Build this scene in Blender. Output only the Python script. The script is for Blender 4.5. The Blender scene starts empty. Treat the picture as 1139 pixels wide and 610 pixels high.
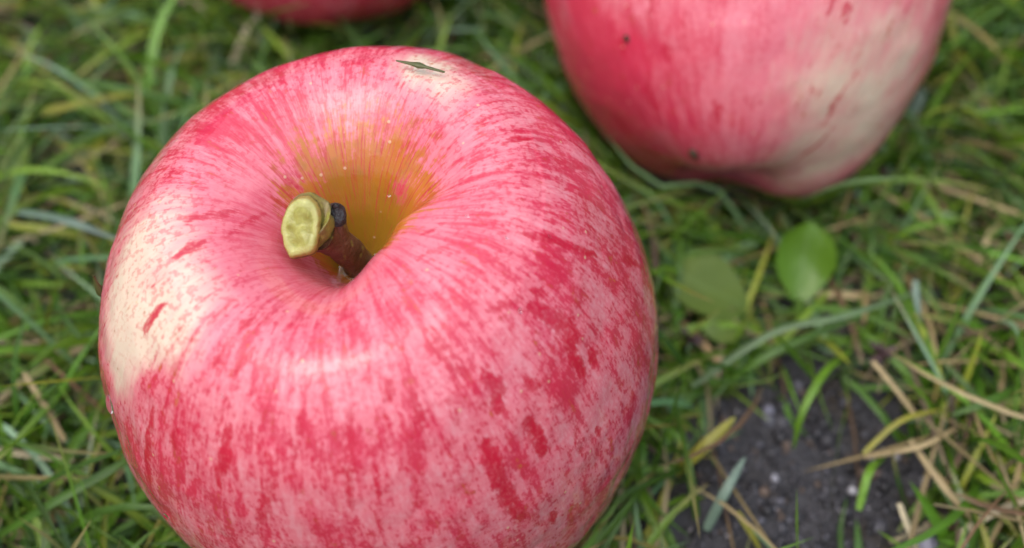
import bpy, math
import numpy as np

# ------------------------------------------------------------------ camera, sky, sun, exposure
scene = bpy.context.scene
COL = scene.collection
CAM_POS = (0.0186, -0.0905, 0.1691)
PITCH = math.radians(53.0)
cam_data = bpy.data.cameras.new('camera')
cam_data.sensor_fit = 'HORIZONTAL'
cam_data.sensor_width = 36.0
cam_data.lens = 18.0 / math.tan(math.radians(25.0))
cam_data.clip_start = 0.005
cam_data.clip_end = 500.0
cam_data.dof.use_dof = True
cam_data.dof.focus_distance = 0.139
cam_data.dof.aperture_fstop = 10.5
camera = bpy.data.objects.new('camera', cam_data)
camera.location = CAM_POS
camera.rotation_euler = (math.pi / 2 - PITCH, 0, 0)
COL.objects.link(camera)
scene.camera = camera

SUN_EL, SUN_AZ = math.radians(70.0), math.radians(-125.0)      # azimuth from +Y towards +X
world = bpy.data.worlds.new('World')
scene.world = world
world.use_nodes = True
wn = world.node_tree
sky = wn.nodes.new('ShaderNodeTexSky')
sky.sky_type = 'NISHITA'
sky.sun_disc = False
sky.sun_elevation = SUN_EL
sky.sun_rotation = SUN_AZ
sky.air_density = 1.0
sky.dust_density = 3.5
sky.ozone_density = 1.0
wn.nodes['Background'].inputs['Strength'].default_value = 0.15
wn.links.new(sky.outputs[0], wn.nodes['Background'].inputs['Color'])

sun_data = bpy.data.lights.new('sun', 'SUN')
sun_data.energy = 1.5
sun_data.angle = math.radians(130.0)
sun_data.color = (1.0, 0.985, 0.985)
sun = bpy.data.objects.new('sun', sun_data)
sun.rotation_euler = (math.pi / 2 - SUN_EL, 0, -SUN_AZ + math.pi)
COL.objects.link(sun)

scene.view_settings.view_transform = 'Standard'
scene.view_settings.look = 'None'
scene.view_settings.gamma = 1.0
scene.view_settings.exposure = 0.82

rng = np.random.default_rng(11)

# ------------------------------------------------------------------ tables: marks on the skins in millimetres of the apple's own frame, blades in millimetres on the lawn
STREAKS=[
 ( [(23.3, -14.5, 28.8), (27.7, -15.2, 23.8), (28.0, -17.2, 21.8), (29.0, -18.4, 19.2)] , 0.88 , 1 ),
 ( [(30.2, -15.8, 19.4), (30.5, -16.5, 18.3)] , 0.82 , 0.9 ),
 ( [(17.9, -22.3, 28.2), (19.1, -23.3, 26.6), (19.3, -25.5, 24.2)] , 0.82 , 0.95 ),
 ( [(22.4, -25.2, 21.1), (23.8, -27.3, 15.9)] , 0.71 , 1 ),
 ( [(17.6, -28.4, 22.2), (18.7, -31.6, 15.5), (20.4, -32.9, 9.0)] , 0.88 , 0.95 ),
 ( [(22.4, -21.9, 24.7), (23.7, -22.0, 23.2)] , 0.65 , 0.9 ),
 ( [(24.1, -31.1, 5.8), (24.1, -31.8, 2.5)] , 0.53 , 0.9 ),
 ( [(35.0, -16.0, 7.3), (34.5, -18.7, 3.7)] , 0.71 , 0.7 ),
 ( [(7.4, -24.0, 31.2), (7.6, -26.2, 29.7)] , 0.65 , 0.6 ),
 ( [(9.9, -24.9, 30.0), (10.8, -28.7, 26.4)] , 0.59 , 0.65 ),
 ( [(12.3, -18.8, 32.4), (15.7, -23.1, 28.9)] , 0.71 , 0.55 ),
 ( [(30.2, -22.4, 11.2), (30.4, -22.8, 10.0)] , 0.47 , 0.8 ),
 ( [(21.8, -6.0, 32.1), (25.7, -5.9, 29.6), (31.4, -4.8, 23.3)] , 0.41 , 0.95 ),
 ( [(19.3, 6.1, 33.1), (23.8, 9.0, 30.6)] , 0.41 , 0.9 ),
 ( [(18.8, 3.5, 33.2), (22.2, 3.3, 32.3)] , 0.65 , 0.6 ),
 ( [(27.0, 6.5, 28.6), (31.8, 9.8, 21.4)] , 0.53 , 0.85 ),
 ( [(16.1, 8.5, 33.3), (19.2, 11.9, 32.4)] , 0.65 , 0.5 ),
 ( [(8.0, 14.8, 33.1), (7.5, 12.6, 32.3)] , 0.71 , 0.8 ),
 ( [(9.2, 8.7, 31.2), (7.2, 6.5, 28.2), (4.1, 4.3, 22.2)] , 0.88 , 1 ),
 ( [(-10.0, 7.2, 30.9), (-5.9, 5.9, 26.4)] , 0.35 , 0.8 ),
 ( [(-5.5, 10.1, 30.2), (-4.8, 6.9, 26.5)] , 0.35 , 0.7 ),
 ( [(-8.3, 8.8, 30.7), (-5.6, 6.7, 26.9)] , 0.35 , 0.7 ),
 ( [(-2.9, 10.9, 30.0), (-2.9, 8.6, 27.4)] , 0.29 , 0.6 ),
 ( [(14.4, -3.2, 32.6), (10.9, -5.5, 31.0)] , 0.35 , 0.6 ),
 ( [(15.6, -7.2, 33.2), (10.6, -9.0, 32.0)] , 0.47 , 0.7 ),
 ( [(-5.2, -7.9, 27.8), (-6.9, -11.7, 31.6)] , 0.47 , 0.7 ),
 ( [(-0.4, -9.2, 27.3), (-1.9, -13.4, 31.4)] , 0.47 , 0.6 ),
 ( [(15.8, 0.7, 32.9), (19.4, 3.5, 33.1)] , 0.76 , 0.5 ),
 ( [(34.8, -1.5, 17.6), (37.2, 0.6, 11.5)] , 0.41 , 0.8 ),
 ( [(-18.5, -2.6, 33.1), (-15.8, -1.4, 32.7), (-12.0, 0.6, 30.6)] , 0.47 , 0.85 ),
 ( [(-18.7, -7.3, 32.9), (-15.2, -4.9, 32.7)] , 0.53 , 0.9 ),
 ( [(-22.4, 5.9, 31.9), (-18.3, 5.2, 33.1)] , 0.47 , 0.6 ),
 ( [(-10.8, 8.4, 31.8), (-6.6, 7.0, 28.1)] , 0.35 , 0.7 ),
 ( [(-7.4, 9.6, 30.7), (-6.0, 7.6, 28.3)] , 0.41 , 0.7 ),
 ( [(-22.7, -15.3, 28.9), (-19.5, -13.3, 31.6)] , 0.59 , 0.9 ),
 ( [(-20.8, -17.2, 29.3), (-18.3, -15.5, 31.4)] , 0.35 , 0.6 ),
 ( [(-12.6, -21.5, 31.1), (-6.7, -14.4, 32.6)] , 0.65 , 0.6 ),
 ( [(-9.8, -22.9, 31.2), (-7.5, -20.1, 32.7)] , 0.41 , 0.6 ),
 ( [(-22.2, -22.7, 24.1), (-24.2, -24.5, 19.5), (-26.6, -26.9, 11.2)] , 0.53 , 0.95 ),
 ( [(-11.3, -27.3, 27.4), (-14.0, -31.4, 20.4)] , 0.76 , 0.65 ),
 ( [(-18.7, -25.7, 24.3), (-19.7, -27.1, 21.7)] , 0.41 , 0.65 ),
 ( [(3.4, -27.0, 29.8), (2.3, -31.4, 25.5), (2.0, -34.8, 20.2)] , 0.76 , 0.5 ),
 ( [(-6.2, -32.4, 23.3), (-10.0, -35.0, 16.6)] , 0.94 , 0.5 ),
 ( [(-1.5, -19.0, 33.1), (-2.8, -21.0, 32.8)] , 0.53 , 0.4 ),
 ( [(18.7, -16.1, 31.1), (22.2, -13.8, 29.9)] , 0.59 , 0.5 ),
 ( [(-9.6, 1.6, 28.3), (-13.3, -4.5, 32.0)] , 0.47 , 0.45 ),
 ( [(5.5, -31.7, 24.7), (5.3, -34.3, 20.4)] , 0.71 , 0.4 ),
 ( [(13.9, -25.1, 28.3), (14.8, -27.9, 25.0)] , 0.59 , 0.4 ),
 ( [(-2.6, -27.8, 29.2), (-4.1, -31.4, 25.2)] , 0.71 , 0.4 ),
 ( [(27.4, -23.4, 15.7), (28.0, -25.7, 10.2)] , 0.53 , 0.5 ),
 ( [(25.2, -12.7, 28.0), (23.3, -12.7, 29.5)] , 0.53 , 0.6 ),
 ( [(-2.4, -13.4, 31.5), (-4.2, -16.5, 32.9)] , 0.59 , 0.5 ),
 ( [(0.2, -16.0, 32.6), (-1.1, -18.9, 33.1)] , 0.53 , 0.4 ),
]
BLOBS=[
 ( (-25.5, -7.0, 29.6) , 9.3 , 1.15 ),
 ( (-25.8, -14.9, 26.5) , 6.1 , 1 ),
 ( (-20.0, -15.9, 30.4) , 4.6 , 0.65 ),
 ( (-28.9, -17.7, 20.2) , 3.9 , 0.7 ),
 ( (-15.0, -9.9, 33.0) , 5.4 , 0.45 ),
 ( (9.9, 21.7, 32.0) , 4.9 , 1.4 ),
 ( (14.4, 17.0, 32.7) , 4.4 , 0.8 ),
 ( (-21.1, 1.9, 32.7) , 4.9 , 0.55 ),
 ( (-14.9, -17.1, 32.1) , 6.1 , 0.5 ),
 ( (12.2, -22.0, 31.1) , 6.1 , 0.2 ),
 ( (-2.2, -23.8, 31.9) , 7.3 , 0.3 ),
 ( (26.8, -29.1, 3.9) , 7.3 , 0.3 ),
 ( (6.7, -34.3, 20.0) , 9.8 , 0.25 ),
 ( (31.8, -20.9, 9.5) , 7.3 , 0.25 ),
 ( (14.2, 8.0, 33.0) , 4.9 , 0.3 ),
 ( (-15.0, -32.4, 17.7) , 7.3 , 0.25 ),
 ( (21.6, 13.5, 30.8) , 4.9 , 0.25 ),
 ( (-15.4, 15.1, 32.6) , 7.3 , -0.5 ),
 ( (-8.3, 27.4, 28.3) , 6.1 , -0.6 ),
 ( (35.3, -1.3, 16.4) , 6.1 , -0.3 ),
 ( (6.1, -27.3, 29.2) , 4.9 , -0.2 ),
 ( (28.4, -11.4, 25.1) , 7.3 , 0.15 ),
 ( (20.0, -19.8, 28.5) , 7.3 , 0.12 ),
]
BLOBS2=[
 ( (18.9, -26.6, -14.8) , 22.4 , 1 ),
 ( (17.9, -16.8, -26.6) , 15.5 , 0.75 ),
 ( (9.9, -5.7, -34.4) , 12.1 , 0.7 ),
 ( (3.2, -27.9, -22.9) , 13.8 , 0.5 ),
 ( (-1.5, -13.2, -34.3) , 10.3 , 0.3 ),
 ( (-30.7, -9.8, -16.0) , 17.2 , -0.45 ),
 ( (-20.9, -6.3, -28.6) , 13.8 , -0.4 ),
]
STREAKS2=[
 ( [(6.7, -34.1, -10.2), (6.7, -33.1, -12.7)] , 1.03 , 0.7 ),
 ( [(-11.0, -24.3, -25.8), (-9.8, -22.4, -28.3)] , 1.03 , 0.6 ),
 ( [(-26.4, -19.2, -15.6), (-25.8, -18.3, -17.6)] , 0.86 , 0.5 ),
 ( [(-20.0, -24.9, -17.4), (-19.1, -23.9, -19.8)] , 0.86 , 0.5 ),
 ( [(4.1, -27.9, -22.7), (5.7, -26.7, -23.6)] , 1.03 , 0.5 ),
 ( [(11.3, -28.6, -18.3), (11.4, -27.1, -20.3)] , 0.78 , 0.4 ),
 ( [(-6.3, -26.4, -25.0), (-4.2, -25.8, -26.1)] , 1.21 , 0.4 ),
 ( [(-21.2, -19.1, -22.7), (-17.7, -15.6, -28.4)] , 1.21 , 0.4 ),
 ( [(-18.2, -28.4, -13.6), (-16.6, -26.5, -18.7)] , 1.38 , 0.3 ),
]
BL={
  'A' : [[-72.7, 40.7, 14.0], [-58.7, 31.7, 22.0], [-49.4, 29.1, 20.0]] ,
  'B' : [[-63.3, -20.2, 6.0], [-51.4, -17.5, 14.0], [-41.5, -11.8, 16.0], [-38.4, -5.9, 12.0]] ,
  'C' : [[-62.3, 5.9, 14.0], [-55.1, -3.6, 8.0]] ,
  'D' : [[-66.8, -5.1, 8.0], [-52.8, -7.1, 8.0]] ,
  'E' : [[-60.4, 9.8, 12.0], [-47.1, 0.8, 4.0]] ,
  'F' : [[-77.0, 70.5, 10.0], [-64.3, 70.0, 14.0], [-54.5, 77.3, 10.0]] ,
  'G' : [[-36.3, 99.4, 12.0], [-42.9, 89.9, 4.0]] ,
  'H' : [[49.7, 8.1, 6.0], [63.8, 14.1, 14.0], [74.5, 15.7, 16.0], [92.9, 26.0, 10.0]] ,
  'H2' : [[53.1, 7.5, 4.0], [63.0, 11.2, 12.0], [79.7, 18.7, 12.0]] ,
  'I' : [[79.0, 16.8, 4.0], [68.4, 2.9, 16.0], [65.2, -2.3, 14.0], [65.0, -4.6, 7.0]] ,
  'J' : [[76.8, 7.8, 8.0], [80.5, 1.1, 8.0], [84.6, -3.0, 4.0]] ,
  'K' : [[79.5, 9.4, 12.0], [86.5, 0.3, 8.0]] ,
  'L' : [[84.2, -3.4, 8.0], [88.1, -12.5, 8.0], [94.1, -18.2, 5.0]] ,
  'M' : [[76.9, -5.5, 6.0], [84.7, -5.7, 10.0], [93.1, -0.5, 7.0]] ,
  'N' : [[90.1, -15.2, 22.0], [95.1, -16.7, 14.0], [101.7, -19.3, 3.0]] ,
  'O' : [[45.9, -7.0, 3.0], [50.3, -4.8, 9.0], [55.5, -0.2, 10.0]] ,
  'P' : [[49.8, -17.0, 3.0], [52.7, -12.8, 9.0], [56.2, -7.5, 10.0]] ,
  'Q' : [[73.7, -15.4, 7.0], [75.5, -10.5, 10.0], [81.9, -3.3, 2.0]] ,
  'R' : [[54.4, -15.7, 7.0], [58.6, -20.6, 2.0]] ,
  'T' : [[108.1, 8.8, 6.0], [96.2, 0.4, 14.0], [89.9, -1.2, 12.0]] ,
  'U' : [[100.9, -14.1, 8.0], [87.6, -20.0, 5.0]] ,
  'V' : [[86.6, 39.3, 4.0], [91.7, 36.6, 14.0], [103.5, 41.1, 12.0]] ,
  'W' : [[88.7, 23.5, 16.0], [89.5, 17.5, 12.0]] ,
  'X' : [[93.2, 20.1, 10.0], [109.5, 13.9, 5.0]] ,
  'Y' : [[102.8, 75.2, 12.0], [100.1, 70.3, 6.0]] ,
  'Z' : [[80.4, -14.2, 7.0], [82.7, -20.8, 4.0]] ,
  'AA' : [[75.7, -6.4, 9.0], [81.5, -2.3, 12.0], [91.2, 2.5, 8.0]] ,
  'AB' : [[40.0, -10.1, 5.0], [35.4, -17.9, 10.0], [32.5, -22.9, 8.0]] ,
}
DROPS = [[-32.2, -17.3, 14.3], [-26.2, -29.4, 5.3], [25.8, -5.5, 29.6], [5.0, 5.5, 24.8], [16.4, -4.3, 33.2], [21.0, -7.1, 32.3], [-11.6, -24.4, 29.6], [22.2, -15.3, 29.3]]
DEBRIS = [[6.7, 20.9, 32.8], [10.0, 19.7, 32.8], [13.1, 18.6, 32.5]]
EDGE_BIT = (-32.6, -4.6, 22.6)
SPECK2 = [[-11.2, -14.3, -32.7], [-25.7, -20.0, -15.8], [-2.4, -26.8, -24.9]]
SOIL = np.array([[55.3, 8.0], [63.8, 12.1], [76.6, 11.4], [84.0, 4.4], [85.3, -7.6], [82.7, -24.8], [43.7, -24.8], [48.9, -10.9]]) / 1000.0

# ------------------------------------------------------------------ helpers
def hash3(i, j, k):
    n = (i * 374761393 + j * 668265263 + k * 2147483647 + 1013904223) & 0xffffffff
    n = ((n ^ (n >> 13)) * 1274126177) & 0xffffffff
    return ((n ^ (n >> 16)) & 0xffff) / 65535.0

def vnoise(p, scale=1.0):
    """smooth value noise, p (...,3) -> 0..1"""
    q = np.asarray(p) * scale
    i = np.floor(q).astype(np.int64)
    f = q - i
    f = f * f * (3 - 2 * f)
    out = 0
    for a in (0, 1):
        for b in (0, 1):
            for c in (0, 1):
                w = (f[..., 0] if a else 1 - f[..., 0]) * (f[..., 1] if b else 1 - f[..., 1]) * (f[..., 2] if c else 1 - f[..., 2])
                out = out + w * hash3(i[..., 0] + a, i[..., 1] + b, i[..., 2] + c)
    return out

def fbm(p, scale, n=3):
    return sum(vnoise(p, scale * 2 ** o) * 0.5 ** o for o in range(n)) / sum(0.5 ** o for o in range(n))

def sstep(a, b, x):
    t = np.clip((x - a) / (b - a), 0, 1)
    return t * t * (3 - 2 * t)

def mesh_from(name, verts, faces, mat=None, smooth=True, attrs=None):
    """faces: (n,4) or (n,3) int array"""
    me = bpy.data.meshes.new(name)
    v = np.asarray(verts, dtype=np.float32).reshape(-1, 3)
    f = np.asarray(faces, dtype=np.int32)
    me.vertices.add(len(v)); me.vertices.foreach_set('co', v.ravel())
    k = f.shape[1]
    me.loops.add(f.size); me.loops.foreach_set('vertex_index', f.ravel())
    me.polygons.add(len(f))
    me.polygons.foreach_set('loop_start', np.arange(0, f.size, k, dtype=np.int32))
    me.polygons.foreach_set('loop_total', np.full(len(f), k, dtype=np.int32))
    me.update(calc_edges=True)
    if smooth:
        me.polygons.foreach_set('use_smooth', np.ones(len(f), dtype=bool))
    for an, (ty, arr) in (attrs or {}).items():
        a = me.attributes.new(an, ty, 'POINT')
        arr = np.asarray(arr, dtype=np.float32)
        if ty == 'FLOAT_COLOR':
            a.data.foreach_set('color', np.c_[arr.reshape(-1, 3), np.ones(len(v), np.float32)].astype(np.float32).ravel())
        elif ty == 'FLOAT_VECTOR':
            a.data.foreach_set('vector', arr.ravel())
        else:
            a.data.foreach_set('value', arr.ravel())
    if mat:
        me.materials.append(mat)
    me.validate()
    return me

def link(name, me, parent=None, loc=None):
    o = bpy.data.objects.new(name, me)
    COL.objects.link(o)
    if parent:
        o.parent = parent
    if loc is not None:
        o.location = loc
    return o

def tag(o, label=None, cat=None, group=None, kind=None):
    for k, v in (('label', label), ('category', cat), ('group', group), ('kind', kind)):
        if v:
            o[k] = v
    return o

def grid_faces(nr, nc, wrap=False):
    r = np.arange(nr - 1)[:, None]; c = np.arange(nc if wrap else nc - 1)[None]
    c2 = (c + 1) % nc
    return np.stack([r * nc + c, r * nc + c2, (r + 1) * nc + c2, (r + 1) * nc + c], -1).reshape(-1, 4)

# ---- node helper
class NT:
    def __init__(self, name):
        self.m = bpy.data.materials.new(name); self.m.use_nodes = True
        self.t = self.m.node_tree; self.b = self.t.nodes['Principled BSDF']; self.out = self.t.nodes['Material Output']
    def new(self, ty, **kw):
        n = self.t.nodes.new(ty)
        for k, v in kw.items():
            setattr(n, k, v)
        return n
    def put(self, sock, v):
        if isinstance(v, bpy.types.NodeSocket):
            self.t.links.new(v, sock)
        elif v is not None:
            if hasattr(sock.default_value, '__len__') and not hasattr(v, '__len__'):
                v = (v,) * len(sock.default_value)
            if hasattr(v, '__len__') and len(v) == 3 and len(sock.default_value) == 4:
                v = tuple(v) + (1,)
            sock.default_value = v
    def attr(self, name, out='Fac'):
        return self.new('ShaderNodeAttribute', attribute_name=name).outputs[out]
    def math(self, op, a, b=None, c=None, clamp=False):
        n = self.new('ShaderNodeMath', operation=op, use_clamp=clamp)
        for s, v in zip(n.inputs, (a, b, c)):
            self.put(s, v)
        return n.outputs[0]
    def vmul(self, v, s):
        n = self.new('ShaderNodeVectorMath', operation='MULTIPLY')
        self.put(n.inputs[0], v); self.put(n.inputs[1], s)
        return n.outputs[0]
    def vadd(self, v, s):
        n = self.new('ShaderNodeVectorMath', operation='ADD')
        self.put(n.inputs[0], v); self.put(n.inputs[1], s)
        return n.outputs[0]
    def noise(self, vec, scale, detail=2.0, rough=0.5, dist=0.0, out='Fac'):
        n = self.new('ShaderNodeTexNoise')
        self.put(n.inputs['Vector'], vec); self.put(n.inputs['Scale'], scale); self.put(n.inputs['Detail'], detail)
        self.put(n.inputs['Roughness'], rough); self.put(n.inputs['Distortion'], dist)
        return n.outputs[out]
    def voro(self, vec, scale, out='Distance'):
        n = self.new('ShaderNodeTexVoronoi')
        self.put(n.inputs['Vector'], vec); self.put(n.inputs['Scale'], scale)
        return n.outputs[out]
    def ss(self, v, a, b, lo=0.0, hi=1.0):
        n = self.new('ShaderNodeMapRange', interpolation_type='SMOOTHSTEP')
        for s, x in zip(n.inputs, (v, a, b, lo, hi)):
            self.put(s, x)
        return n.outputs[0]
    def mix(self, f, a, b, mode='MIX'):
        n = self.new('ShaderNodeMix', data_type='RGBA', blend_type=mode)
        self.put(n.inputs[0], f); self.put(n.inputs[6], a); self.put(n.inputs[7], b)
        return n.outputs[2]
    def bump(self, h, strength, dist, normal=None):
        n = self.new('ShaderNodeBump')
        self.put(n.inputs['Strength'], strength); self.put(n.inputs['Distance'], dist); self.put(n.inputs['Height'], h)
        if normal is not None:
            self.put(n.inputs['Normal'], normal)
        return n.outputs[0]
    def obj(self):
        return self.new('ShaderNodeTexCoord').outputs['Object']
    def set(self, **kw):
        for k, v in kw.items():
            self.put(self.b.inputs[k.replace('_', ' ')], v)
        return self

# ------------------------------------------------------------------ ground
def soil_mask(x, y):
    """1 inside the bare patch of earth at the lower right"""
    poly = SOIL
    p = np.stack([x, y, np.zeros_like(x)], -1)
    wob = (fbm(p, 160) - 0.5) * 0.014
    inside = np.zeros(x.shape, bool); dmin = np.full(x.shape, 9.0)
    for (x0, y0), (x1, y1) in zip(poly, np.roll(poly, -1, 0)):
        c = ((y0 > y) != (y1 > y)) & (x < (x1 - x0) * (y - y0) / (y1 - y0 + 1e-12) + x0)
        inside ^= c
        t = np.clip(((x - x0) * (x1 - x0) + (y - y0) * (y1 - y0)) / ((x1 - x0) ** 2 + (y1 - y0) ** 2), 0, 1)
        dmin = np.minimum(dmin, np.hypot(x - x0 - t * (x1 - x0), y - y0 - t * (y1 - y0)))
    d = np.where(inside, dmin, -dmin) + wob
    return sstep(-0.003, 0.004, d)

def ground_h(x, y):
    p = np.stack([x, y, np.zeros_like(x)], -1)
    near = np.exp(-(np.hypot(x - .03, y - .05) / .5) ** 4)
    return near * ((fbm(p, 45, 3) - .5) * .006 + (fbm(p + 7, 260, 3) - .5) * .0052)

def make_ground():
    def axis(a, b):
        core = np.arange(a, b, .0016)
        out = np.geomspace(.003, 60, 40)
        return np.r_[(a - np.cumsum(np.diff(np.r_[0, out])))[::-1], core, b + np.cumsum(np.diff(np.r_[0, out]))]
    xs, ys = axis(-.16, .2), axis(-.09, .22)
    X, Y = np.meshgrid(xs, ys)
    V = np.stack([X, Y, ground_h(X, Y)], -1)
    n = NT('soil')
    co = n.obj()
    lump = n.noise(co, 220, 4, .6)
    grain = n.noise(co, 1400, 3, .6)
    c = n.mix(lump, (.022, .022, .023), (.072, .071, .076))
    c = n.mix(n.ss(grain, .5, .75), c, (.075, .07, .078))
    c = n.mix(n.ss(n.noise(co, 70, 2), .5, .7), c, (.034, .026, .018))
    # beyond the modelled turf the sheet carries the colour of the lawn
    geo = n.new('ShaderNodeNewGeometry').outputs['Position']
    ln = n.new('ShaderNodeVectorMath', operation='LENGTH'); n.put(ln.inputs[0], geo)
    far = n.ss(ln.outputs['Value'], .9, 1.6)
    c = n.mix(far, c, n.mix(n.noise(co, 25, 6, .7), (.03, .05, .012), (.07, .11, .025)))
    n.set(Base_Color=c, Roughness=n.ss(grain, .3, .7, .65, .32), Normal=n.bump(n.math('ADD', grain, n.math('MULTIPLY', lump, 2.0)), .9, .0012))
    o = link('ground', mesh_from('ground', V, grid_faces(len(ys), len(xs)), n.m))
    tag(o, kind='structure')
make_ground()

# ------------------------------------------------------------------ apple shapes
PROFILE = np.array([(0,.40),(.05,.405),(.10,.46),(.16,.56),(.24,.68),(.34,.775),(.46,.825),(.58,.82),(.71,.755),(.84,.62),(.95,.38),(1.0,.10),(.985,-.15),(.93,-.40),(.82,-.62),(.66,-.79),(.48,-.88),(.32,-.90),(.2,-.84),(.1,-.76),(0,-.74)])

def hermite(P, n):
    d = np.r_[0, np.cumsum(np.sqrt(np.linalg.norm(np.diff(P, axis=0), axis=1)))]
    m = np.gradient(P, d, axis=0)
    u = np.linspace(0, d[-1], n); i = np.clip(np.searchsorted(d, u, side='right') - 1, 0, len(d) - 2)
    h = (d[i + 1] - d[i])[:, None]; t = ((u - d[i]) / (d[i + 1] - d[i]))[:, None]
    return (2*t**3-3*t**2+1)*P[i] + (t**3-2*t**2+t)*h*m[i] + (-2*t**3+3*t**2)*P[i+1] + (t**3-t**2)*h*m[i+1]

def apple_surface(nl, nt, R, lobes, taper, fold=False, shallow=False):
    prof = PROFILE.copy()
    if shallow:      # a flat blossom end
        prof[-3:] = [(.2, -.875), (.1, -.855), (0, -.85)]
    C = hermite(prof, nt); lon = np.linspace(0, 2 * np.pi, nl, endpoint=False)
    rho = np.clip(C[:, 0], 0, None)[:, None] * np.ones(nl)[None]; z = C[:, 1][:, None] * np.ones(nl)[None]
    f = np.ones_like(rho); dz = np.zeros_like(rho)
    for k, a, p, b in lobes:
        w = np.cos(k * (lon - p))[None]
        f = f + a * w * np.clip(.45 + .9 * np.abs(z), 0, 1.2)
        dz = dz + b * w * np.clip(rho / .5, 0, 1) * np.sign(z) * np.clip((np.abs(z) - .2) / .5, 0, 1)
    arc = np.r_[0, np.cumsum(np.linalg.norm(np.diff(C, axis=0), axis=1))]
    rho = rho * f * (1 + taper * z); z = z + dz
    if fold:      # the lip of the stem cavity swells inwards on one side and ends in a crease
        dg = np.degrees(lon); dg = np.where(dg > 180, dg - 360, dg)
        g = (sstep(16, -10, dg) * sstep(-100, -50, dg))[None]
        wide = np.exp(-((dg - 38) / 34) ** 2)[None]; front = np.exp(-((dg + 108) / 40) ** 2)[None]
        top = (np.arange(nt) < nt * .33)[:, None]
        w = np.where(top, sstep(.52, .22, rho) * sstep(.0, .06, rho), 0)
        rho = rho * (1 - .27 * g * w + .15 * wide * w)
        z = z - np.where(top, .040 * front * np.exp(-((rho - .32) / .18) ** 2), 0)
        opn = (.5 + .5 * np.cos(lon - 1.15))[None]
        z = z - np.where(top, .05 * opn * np.exp(-((rho - .36) / .16) ** 2), 0)
    P = R * np.stack([rho * np.cos(lon), rho * np.sin(lon), z], -1)
    # uneven skin: broad dents and faint ribs, nothing at the poles
    wgt = np.clip(rho, 0, 1)[..., None] ** .5
    nrm = P / np.linalg.norm(P, axis=-1, keepdims=True)
    P = P + nrm * wgt * ((fbm(P + .7, 90, 2) - .5) * .0011 + (fbm(P + .3, 320, 2) - .5) * .00032)[..., None]
    return P, lon, arc

def basis(ax):
    a = np.array(ax, float); a /= np.linalg.norm(a)
    x = np.cross([0, 1., 0], a); x /= np.linalg.norm(x)
    return np.stack([x, np.cross(a, x), a], 1)

APPLES = [
    dict(C=(0, 0, .036), ax=(-.0918, -.0901, .9917), R=.04, lobes=[(1,-.0014,.77,.003),(2,-.0157,-.1004,0),(3,-.0071,-.2687,0)], taper=-.1045, res=(840, 440), fold=True),
    dict(C=(.06212, .07614, .03364), ax=(.0793, .8391, .5381), R=.03779, lobes=[(1,-.0004,-.1865,.0281),(2,.0043,.4162,.018),(3,.0039,.1483,.0259)], taper=.164, res=(420, 240), shallow=True),
    dict(C=(-.0222, .1232, .0354), ax=(.1, .3, 1), R=.03597, lobes=[(2, .01, .4, .01), (5, .006, 1., .006)], taper=0., res=(240, 140)),
]
for a in APPLES:
    a['B'] = basis(a['ax'])
    a['P'], a['lon'], a['arc'] = apple_surface(*a['res'], a['R'], a['lobes'], a['taper'], a.get('fold', False), a.get('shallow', False))
    q = a['P'][::4, ::8].reshape(-1, 3)
    pol = np.arccos(np.clip(q[:, 2] / np.linalg.norm(q, axis=1), -1, 1)); r = np.linalg.norm(q, axis=1)
    tab = np.zeros(64); np.maximum.at(tab, np.clip((pol / np.pi * 64).astype(int), 0, 63), r)
    tab = np.maximum(tab, .9 * a['R'] * .8)
    a['tab'] = tab

def apple_push(P, a, gap=.0004):
    """moves points that lie inside an apple out to its surface; returns points and how far inside they were"""
    q = (P - np.array(a['C'])) @ a['B']
    r = np.linalg.norm(q, axis=-1) + 1e-9
    pol = np.arccos(np.clip(q[..., 2] / r, -1, 1))
    lim = np.interp(pol / np.pi * 64 - .5, np.arange(64), a['tab']) + gap
    s = np.maximum(1, lim / r)
    return (q * s[..., None]) @ a['B'].T + np.array(a['C']), np.maximum(0, lim - r)

# ------------------------------------------------------------------ apple skin
def seg_dist(P, pts):
    """distance to a polyline, stretched towards its ends so that a mark tapers"""
    d = np.full(P.shape[:-1], 9e9); ln = np.linalg.norm(np.diff(pts, axis=0), axis=1); tot = ln.sum(); acc = 0.
    for p, q, l in zip(pts[:-1], pts[1:], ln):
        v = q - p; t = np.clip(((P - p) @ v) / (v @ v + 1e-12), 0, 1)
        u = (acc + t * l) / tot; acc += l
        d = np.minimum(d, np.linalg.norm(P - p - t[..., None] * v, axis=-1) / (.45 + .75 * np.sin(np.pi * (u * .9 + .05)) ** .7))
    return d

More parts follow.
